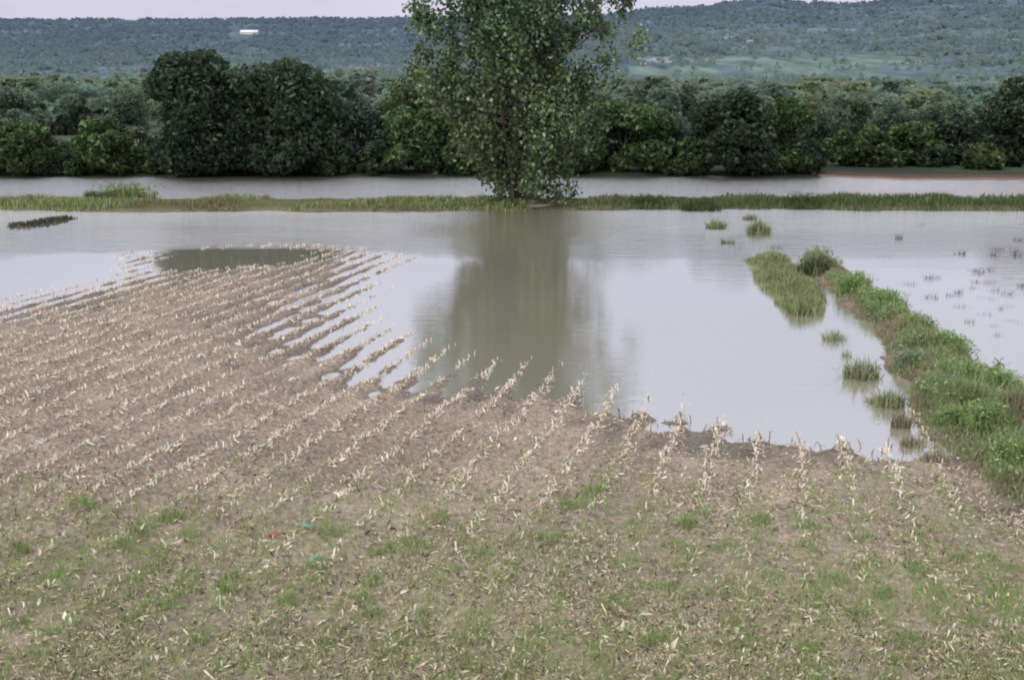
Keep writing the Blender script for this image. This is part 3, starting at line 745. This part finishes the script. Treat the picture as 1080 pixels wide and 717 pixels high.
# dark clods and drowned tufts scattered in the right hand field
rc = np.random.default_rng(5)
clods = [(930 + 155 * rc.uniform() ** .7, 262 + 92 * rc.uniform()) for _ in range(34)]
clods = [c_ for c_ in clods if c_[1] < 225 + (c_[0] - 850) * .62] + [(972, 236), (948, 250), (1066, 258), (1074, 252), (983, 312), (1002, 310), (1014, 322), (1036, 312), (1047, 314), (1063, 321), (1052, 352), (1022, 338), (958, 298), (1040, 330), (1070, 336), (932, 268), (1030, 296), (1078, 300)]
for i, (px, py) in enumerate(clods):
    r_ = np.random.default_rng(600 + i)
    tuft('drowned_tuft', px + 0., py + 2., r_.uniform(8, 19), r_.uniform(4, 9), 'small dark drowned tuft poking out of the right flooded field', 'dark tufts in the right flooded field', [(.05, .045, .035), (.09, .08, .06), (.12, .11, .08)], 620 + i, 46, True, cat='tuft')

# ------------------------------------------------------------------ corn stubble in rows, washed straw, seedlings
r = np.random.default_rng(31)


def visible(x, y, pad=1.5): return (np.abs(x) < .5 * y + pad)


STRAW = [(.88, .80, .66), (.76, .66, .51), (.54, .44, .32), (.29, .22, .155)]
px_, py_ = [], []
for ui in np.arange(-60, 40):
    u0 = ui * .75
    tt = np.arange(6, 62, .095) + r.uniform(-.05, .05, len(np.arange(6, 62, .095)))
    xx = u0 * RN[0] + tt * ROW[0]; yy = u0 * RN[1] + tt * ROW[1]
    xx = xx + (r.normal(0, .035, len(xx))); px_.append(xx); py_.append(yy)
xx = np.concatenate(px_); yy = np.concatenate(py_)
shift = (vnoise(xx * .15, yy * .15, 5) - .5) * .22; xx = xx - shift * RN[0]; yy = yy - shift * RN[1]
k = visible(xx, yy) & (yy > 10); xx, yy = xx[k], yy[k]
zt, sd_, v_, v2_, _, _, _ = terrain(xx, yy)
gap = .45 * vnoise(xx * .7, yy * .7, 161) + .55 * vnoise(xx * 2.6, yy * 2.6, 162)
k = (sd_ > -2.6) & (zt > -.12) & (v_ < -.1) & (r.uniform(size=len(xx)) < np.where(yy > 15.5, .9, .3) * smooth(.22, .46, gap)) & (zt > -.12 * r.uniform(size=len(xx)) * np.where((sdist(xx, yy, WETP) > -1) | (yy > 37), .2, 1))
xx, yy, zt = xx[k], yy[k], zt[k]
n = len(xx); P = np.column_stack([xx, yy, zt])
b = Buf()
# standing stubs: short leaning stalks, 5 sided taper
hh = r.uniform(.03, .12, n); ln = r.normal(0, .35, (n, 2)); rad = r.uniform(.009, .016, n)
an = np.linspace(0, 2 * pi, 5, endpoint=False); ring = np.column_stack([np.cos(an), np.sin(an), 0 * an])
Vb = P[:, None, :] + ring[None] * rad[:, None, None] - [0, 0, .02]
Vt = P[:, None, :] + ring[None] * rad[:, None, None] * .85 + np.column_stack([ln * hh[:, None], hh])[:, None, :]
V = np.concatenate([Vb, Vt], 1).reshape(-1, 3); i = np.arange(n)[:, None, None] * 10; j = np.arange(5)
F4 = (i + np.stack([j, (j + 1) % 5, 5 + (j + 1) % 5, 5 + j], -1)[None]).reshape(-1, 4); F5 = (np.arange(n)[:, None] * 10 + np.arange(5, 10)[None])
C = pick(STRAW, (4, 4, 2, 1), n, r, .2); b.add(V, [F4, F5], rep(C, 10))
# broken husks and leaves lying along the rows
for rep_ in range(6):
    kk = r.uniform(size=n) < .85; Q = P[kk] + np.column_stack([r.normal(0, .07, kk.sum()), r.normal(0, .09, kk.sum()), np.zeros(kk.sum())])
    Q[:, 2] = gz(Q[:, 0], Q[:, 1]) + .02
    V, F = leaves(Q, r.uniform(.04, .13, len(Q)) * np.where(r.uniform(size=len(Q)) < .12, 1.5, 1), r, .9, .27); b.add(V, [F], rep(pick(STRAW, (4, 4, 2, 1.2), len(Q), r, .2), 4))
tag(b.build('corn_stubble', M_straw), 'rows of short pale corn stubble and husks across the bare field', 'stubble', kind='stuff')

# loose straw over the bare soil, thicker on the near headland
n = 400000; yy = 7.5 * (1 - r.uniform(size=n) * (1 - (7.5 / 44) ** .8)) ** (-1 / .8); xx = r.uniform(-1, 1, n) * (.5 * yy + 3)
zt, sd_, v_, v2_, _, _, _ = terrain(xx, yy)
cl_ = fbm(xx * 1.1, yy * 1.1, 171); k = (sd_ > -.6) & (zt > -.01) & (r.uniform(size=n) < (.25 + .9 * smooth(.35, .65, cl_)) * (1 - .3 * smooth(15, 19, yy))) & (v_ < 0.1)
xx, yy, zt = xx[k], yy[k], zt[k]; n = len(xx)
P = np.column_stack([xx, yy, zt + .012])
near = smooth(17, 12.5, yy)
P[:, 2] += np.abs(r.normal(0, .015, n)); V, F = leaves(P, r.uniform(.022, .085, n) * np.where(r.uniform(size=n) < .06, 1.8, 1), r, .45, .15 + .12 * r.uniform(size=(n, 1)))
C = pick(STRAW + [(.10, .08, .06)], (1.6, 3.6, 4.2, 3, 2.2), n, r, .2); C = C * (1 - near[:, None] * np.array([.14, .09, .22]))  # darkest flakes stand in for shadowed holes and dark clods
b = Buf(); b.add(V, [F], rep(C, 4)); tag(b.build('straw_litter', M_straw), 'loose straw and crop litter strewn over the brown soil', 'litter', kind='stuff')

# thin grass sprouting through the litter on the near headland
n = 76000; yy = 7.5 * (1 - r.uniform(size=n) * (1 - (7.5 / 24) ** .9)) ** (-1 / .9); xx = r.uniform(-1, 1, n) * (.5 * yy + 3)
zt, sd_, v_, v2_, _, _, _ = terrain(xx, yy)
pxx = xx / yy
pat = fbm(xx * .55, yy * .8, 181); rows_ = .5 + .5 * np.cos(2 * pi * (xx * RN[0] + yy * RN[1]) / .75)
den = .24 * smooth(.40, .70, pat) * smooth(19.5, 14, yy) + .30 * smooth(.05, .4, pxx) * smooth(15.5, 12, yy) * smooth(.35, .6, pat) + .34 * smooth(20, 14, yy)
den = den * (.45 + .9 * rows_ ** 2)
k = (r.uniform(size=n) < den) & (sd_ > 1) & (v_ < .2); T = np.column_stack([xx[k], yy[k], zt[k]]); nb_ = 7
P = np.repeat(T, nb_, 0) + np.column_stack([r.normal(0, .055, len(T) * nb_), r.normal(0, .055, len(T) * nb_), np.zeros(len(T) * nb_)])
V, F = blades(P, r.uniform(.04, .13, len(P)), r.uniform(.004, .010, len(P)), r, .45)
C = np.repeat(pick([(.28, .43, .12), (.36, .49, .18), (.43, .48, .24), (.48, .46, .29)], (3, 3, 2, 2), len(T), r, .2), nb_, 0)
b = Buf(); b.add(V, F, rep(C, 5)); tag(b.build('sparse_grass', M_grass), 'thin short grass sprouting through the litter in the foreground', 'grass', kind='stuff')

# bigger weed tufts of the foreground
r = np.random.default_rng(61)
spots = [(150, 572), (182, 560), (200, 580), (130, 590), (165, 600), (240, 640), (246, 622), (140, 668), (160, 655), (210, 690), (330, 612), (385, 645), (396, 628), (404, 596), (395, 660), (505, 600), (530, 625), (300, 650), (350, 575),
         (610, 545), (628, 530), (720, 568), (708, 585), (742, 555), (762, 590), (800, 560), (848, 568), (852, 590), (905, 580), (915, 610), (880, 625), (820, 620), (760, 640), (700, 635), (690, 690), (730, 700), (790, 690), (850, 700), (900, 660),
         (930, 640), (965, 610), (985, 640), (1010, 600), (1030, 670), (1060, 690), (1000, 690), (1050, 640), (960, 690), (640, 650), (580, 580), (470, 560), (440, 590), (60, 620), (20, 590), (90, 545), (1040, 600), (1068, 610)]
for i, (px, py) in enumerate(spots):
    tuft('weed_tuft', px + r.uniform(-4, 4), py, r.uniform(24, 42), r.uniform(12, 20), 'small green weed tuft growing through the brown crop litter in the foreground', 'weed tufts in the foreground',
         [(.24, .37, .11), (.32, .43, .16), (.40, .46, .22)], 700 + i, 84, cat='weed')

# bent dark corn stalks standing at the edge of the water
r = np.random.default_rng(71)
for i in range(30):
    px = 655 + i * 10.6 + r.uniform(-3, 3); edge = np.interp(px, [650, 700, 780, 860, 930, 985], [438, 448, 464, 472, 478, 466]); py = edge + r.uniform(-9, 12)
    Xc, Yc = gp(px, py); kx = Yc / FPX; zb = float(gz(np.array([Xc]), np.array([Yc]))[0])
    hh = r.uniform(6, 17) * kx; b = Buf(); la = r.uniform(0, 2 * pi); bd = r.uniform(.2, .9)
    t_ = np.linspace(0, 1, 5)
    path = np.column_stack([np.cos(la) * bd * hh * t_ ** 2, np.sin(la) * bd * hh * t_ ** 2, -.05 + (hh + .05) * t_ * (1 - .25 * bd * t_)])
    V, F, cp = tube(path, np.array([.011, .010, .009, .008, .005]), 6); dc = np.array([.20, .16, .12]) * r.uniform(.6, 1.5); b.add(V, [F], dc); b.F.setdefault(6, []).append(cp)
    for q in range(r.integers(1, 4)):       # a drooping strap leaf
        a0 = r.uniform(0, 2 * pi); s0 = path[r.integers(1, 5)]; l_ = hh * r.uniform(.5, .9); u_ = np.linspace(0, 1, 5)
        mid = s0 + np.column_stack([np.cos(a0) * l_ * u_, np.sin(a0) * l_ * u_, l_ * (.7 * u_ - 1.2 * u_ ** 2)])
        wv_ = np.column_stack([-np.sin(a0) * (1 - u_ * .9), np.cos(a0) * (1 - u_ * .9), 0 * u_]) * .014
        V = np.concatenate([mid - wv_, mid + wv_]); F = np.array([[j, j + 1, j + 6, j + 5] for j in range(4)]); b.add(V, [F], dc * r.uniform(.8, 1.9))
    o = b.build('corn_stalk', M_straw); o.location = (Xc, Yc, zb)
    tag(o, 'dark bent corn stalk standing at the right hand edge of the flood water', 'corn stalk', 'corn stalks standing along the water edge')


# scraps of plastic in the litter
def scrap(name, px, py, w, d, h, colr, label, seed):
    r = np.random.default_rng(seed); Xc, Yc = gp(px, py, .15); zb = float(gz(np.array([Xc]), np.array([Yc]))[0])
    g = np.linspace(-1, 1, 9); GX, GY = np.meshgrid(g, g); x_, y_ = GX.ravel(), GY.ravel()
    zz = h * (.5 + .5 * np.cos(x_ * 2.3) * np.cos(y_ * 1.6)) + (fbm(x_ * 1.7 + seed, y_ * 1.7, seed) - .5) * h * 1.1 + .02
    V = np.column_stack([x_ * w / 2 + r.normal(0, w * .02, 81), y_ * d / 2 + r.normal(0, d * .02, 81), zz])
    I = (np.arange(8)[:, None] * 9 + np.arange(8)[None]).ravel()
    F = np.stack([I, I + 1, I + 10, I + 9], 1); o = mesh_np(name, V, [F], M_straw, np.tile(colr, (81, 1)) * r.uniform(.85, 1.15, (81, 1)))
    o.location = (Xc, Yc, zb); return tag(o, label, 'plastic scrap')


scrap('plastic_scrap', 290, 563, .17, .10, .06, (.40, .13, .12), 'crumpled faded red plastic scrap in the litter', 801)
scrap('plastic_scrap', 322, 564, .18, .08, .05, (.20, .36, .27), 'crumpled turquoise plastic scrap lying right of the red one', 802)
scrap('plastic_scrap', 331, 595, .12, .16, .06, (.22, .36, .28), 'smaller turquoise plastic scrap below the crumpled ones', 803)

# ------------------------------------------------------------------ light: thin high overcast late in the day
SUN_EL, SUN_AZ = radians(38), radians(215)       # behind and left of the camera
w = bpy.data.worlds.new('World'); scene.world = w; w.use_nodes = True
nt = w.node_tree; nt.nodes.clear()
N = lambda t, **k: _node(nt, t, **k); L = lambda a, b: nt.links.new(a, b)
out = N('ShaderNodeOutputWorld'); bg = N('ShaderNodeBackground'); bg.inputs['Strength'].default_value = .1
sky = N('ShaderNodeTexSky', sky_type='NISHITA'); sky.sun_disc = False; sky.sun_elevation = SUN_EL; sky.sun_rotation = SUN_AZ; sky.air_density = 1.5; sky.dust_density = 3
tc = N('ShaderNodeTexCoord'); mp = N('ShaderNodeMapping'); mp.inputs['Scale'].default_value = (1.6, 1.6, 6)
no = N('ShaderNodeTexNoise'); no.inputs['Scale'].default_value = 2.2; no.inputs['Detail'].default_value = 6; no.inputs['Roughness'].default_value = .55
L(tc.outputs['Generated'], mp.inputs[0]); L(mp.outputs[0], no.inputs['Vector'])
rp = N('ShaderNodeValToRGB'); rp.color_ramp.elements[0].position = .3; rp.color_ramp.elements[1].position = .7
rp.color_ramp.elements[0].color = (6.3, 6.1, 7.0, 1); rp.color_ramp.elements[1].color = (8.3, 7.9, 8.7, 1)
L(no.outputs[0], rp.inputs[0])
sp = N('ShaderNodeSeparateXYZ'); L(tc.outputs['Generated'], sp.inputs[0])
er = N('ShaderNodeValToRGB'); E = er.color_ramp.elements
E[0].position = 0; E[0].color = (.98, .95, 1.0, 1); E[1].position = 1; E[1].color = (1.84, 1.88, 1.80, 1)
e_ = E.new(.12); e_.color = (.95, .985, 1.09, 1); e_ = E.new(.40); e_.color = (1.05, 1.11, 1.19, 1)
L(sp.outputs['Z'], er.inputs[0])
ml = N('ShaderNodeMix', data_type='RGBA', blend_type='MULTIPLY'); ml.inputs['Factor'].default_value = 1
L(rp.outputs[0], ml.inputs['A']); L(er.outputs[0], ml.inputs['B'])
mx = N('ShaderNodeMix', data_type='RGBA'); mx.inputs['Factor'].default_value = .93
L(sky.outputs[0], mx.inputs['A']); L(ml.outputs['Result'], mx.inputs['B']); L(mx.outputs['Result'], bg.inputs['Color']); L(bg.outputs[0], out.inputs[0])
sun = bpy.data.lights.new('sun', 'SUN'); sun.energy = 1.0; sun.angle = radians(12); sun.color = (1, .96, .87)
so = bpy.data.objects.new('sun', sun); COL.objects.link(so)
# nishita: rotation is measured clockwise from +Y seen from above
dv = np.array([sin(SUN_AZ) * cos(SUN_EL), cos(SUN_AZ) * cos(SUN_EL), sin(SUN_EL)])
so.rotation_euler = (pi / 2 - SUN_EL, 0, math.atan2(dv[0], -dv[1]))
so.location = tuple(dv * 60)

scene.view_settings.view_transform = 'Standard'; scene.view_settings.look = 'None'; scene.view_settings.exposure = 0
scene.render.engine = 'CYCLES'
scene.cycles.use_denoising = True
scene.cycles.max_bounces = 6; scene.cycles.transparent_max_bounces = 4
scene.cycles.filter_width = 2.0
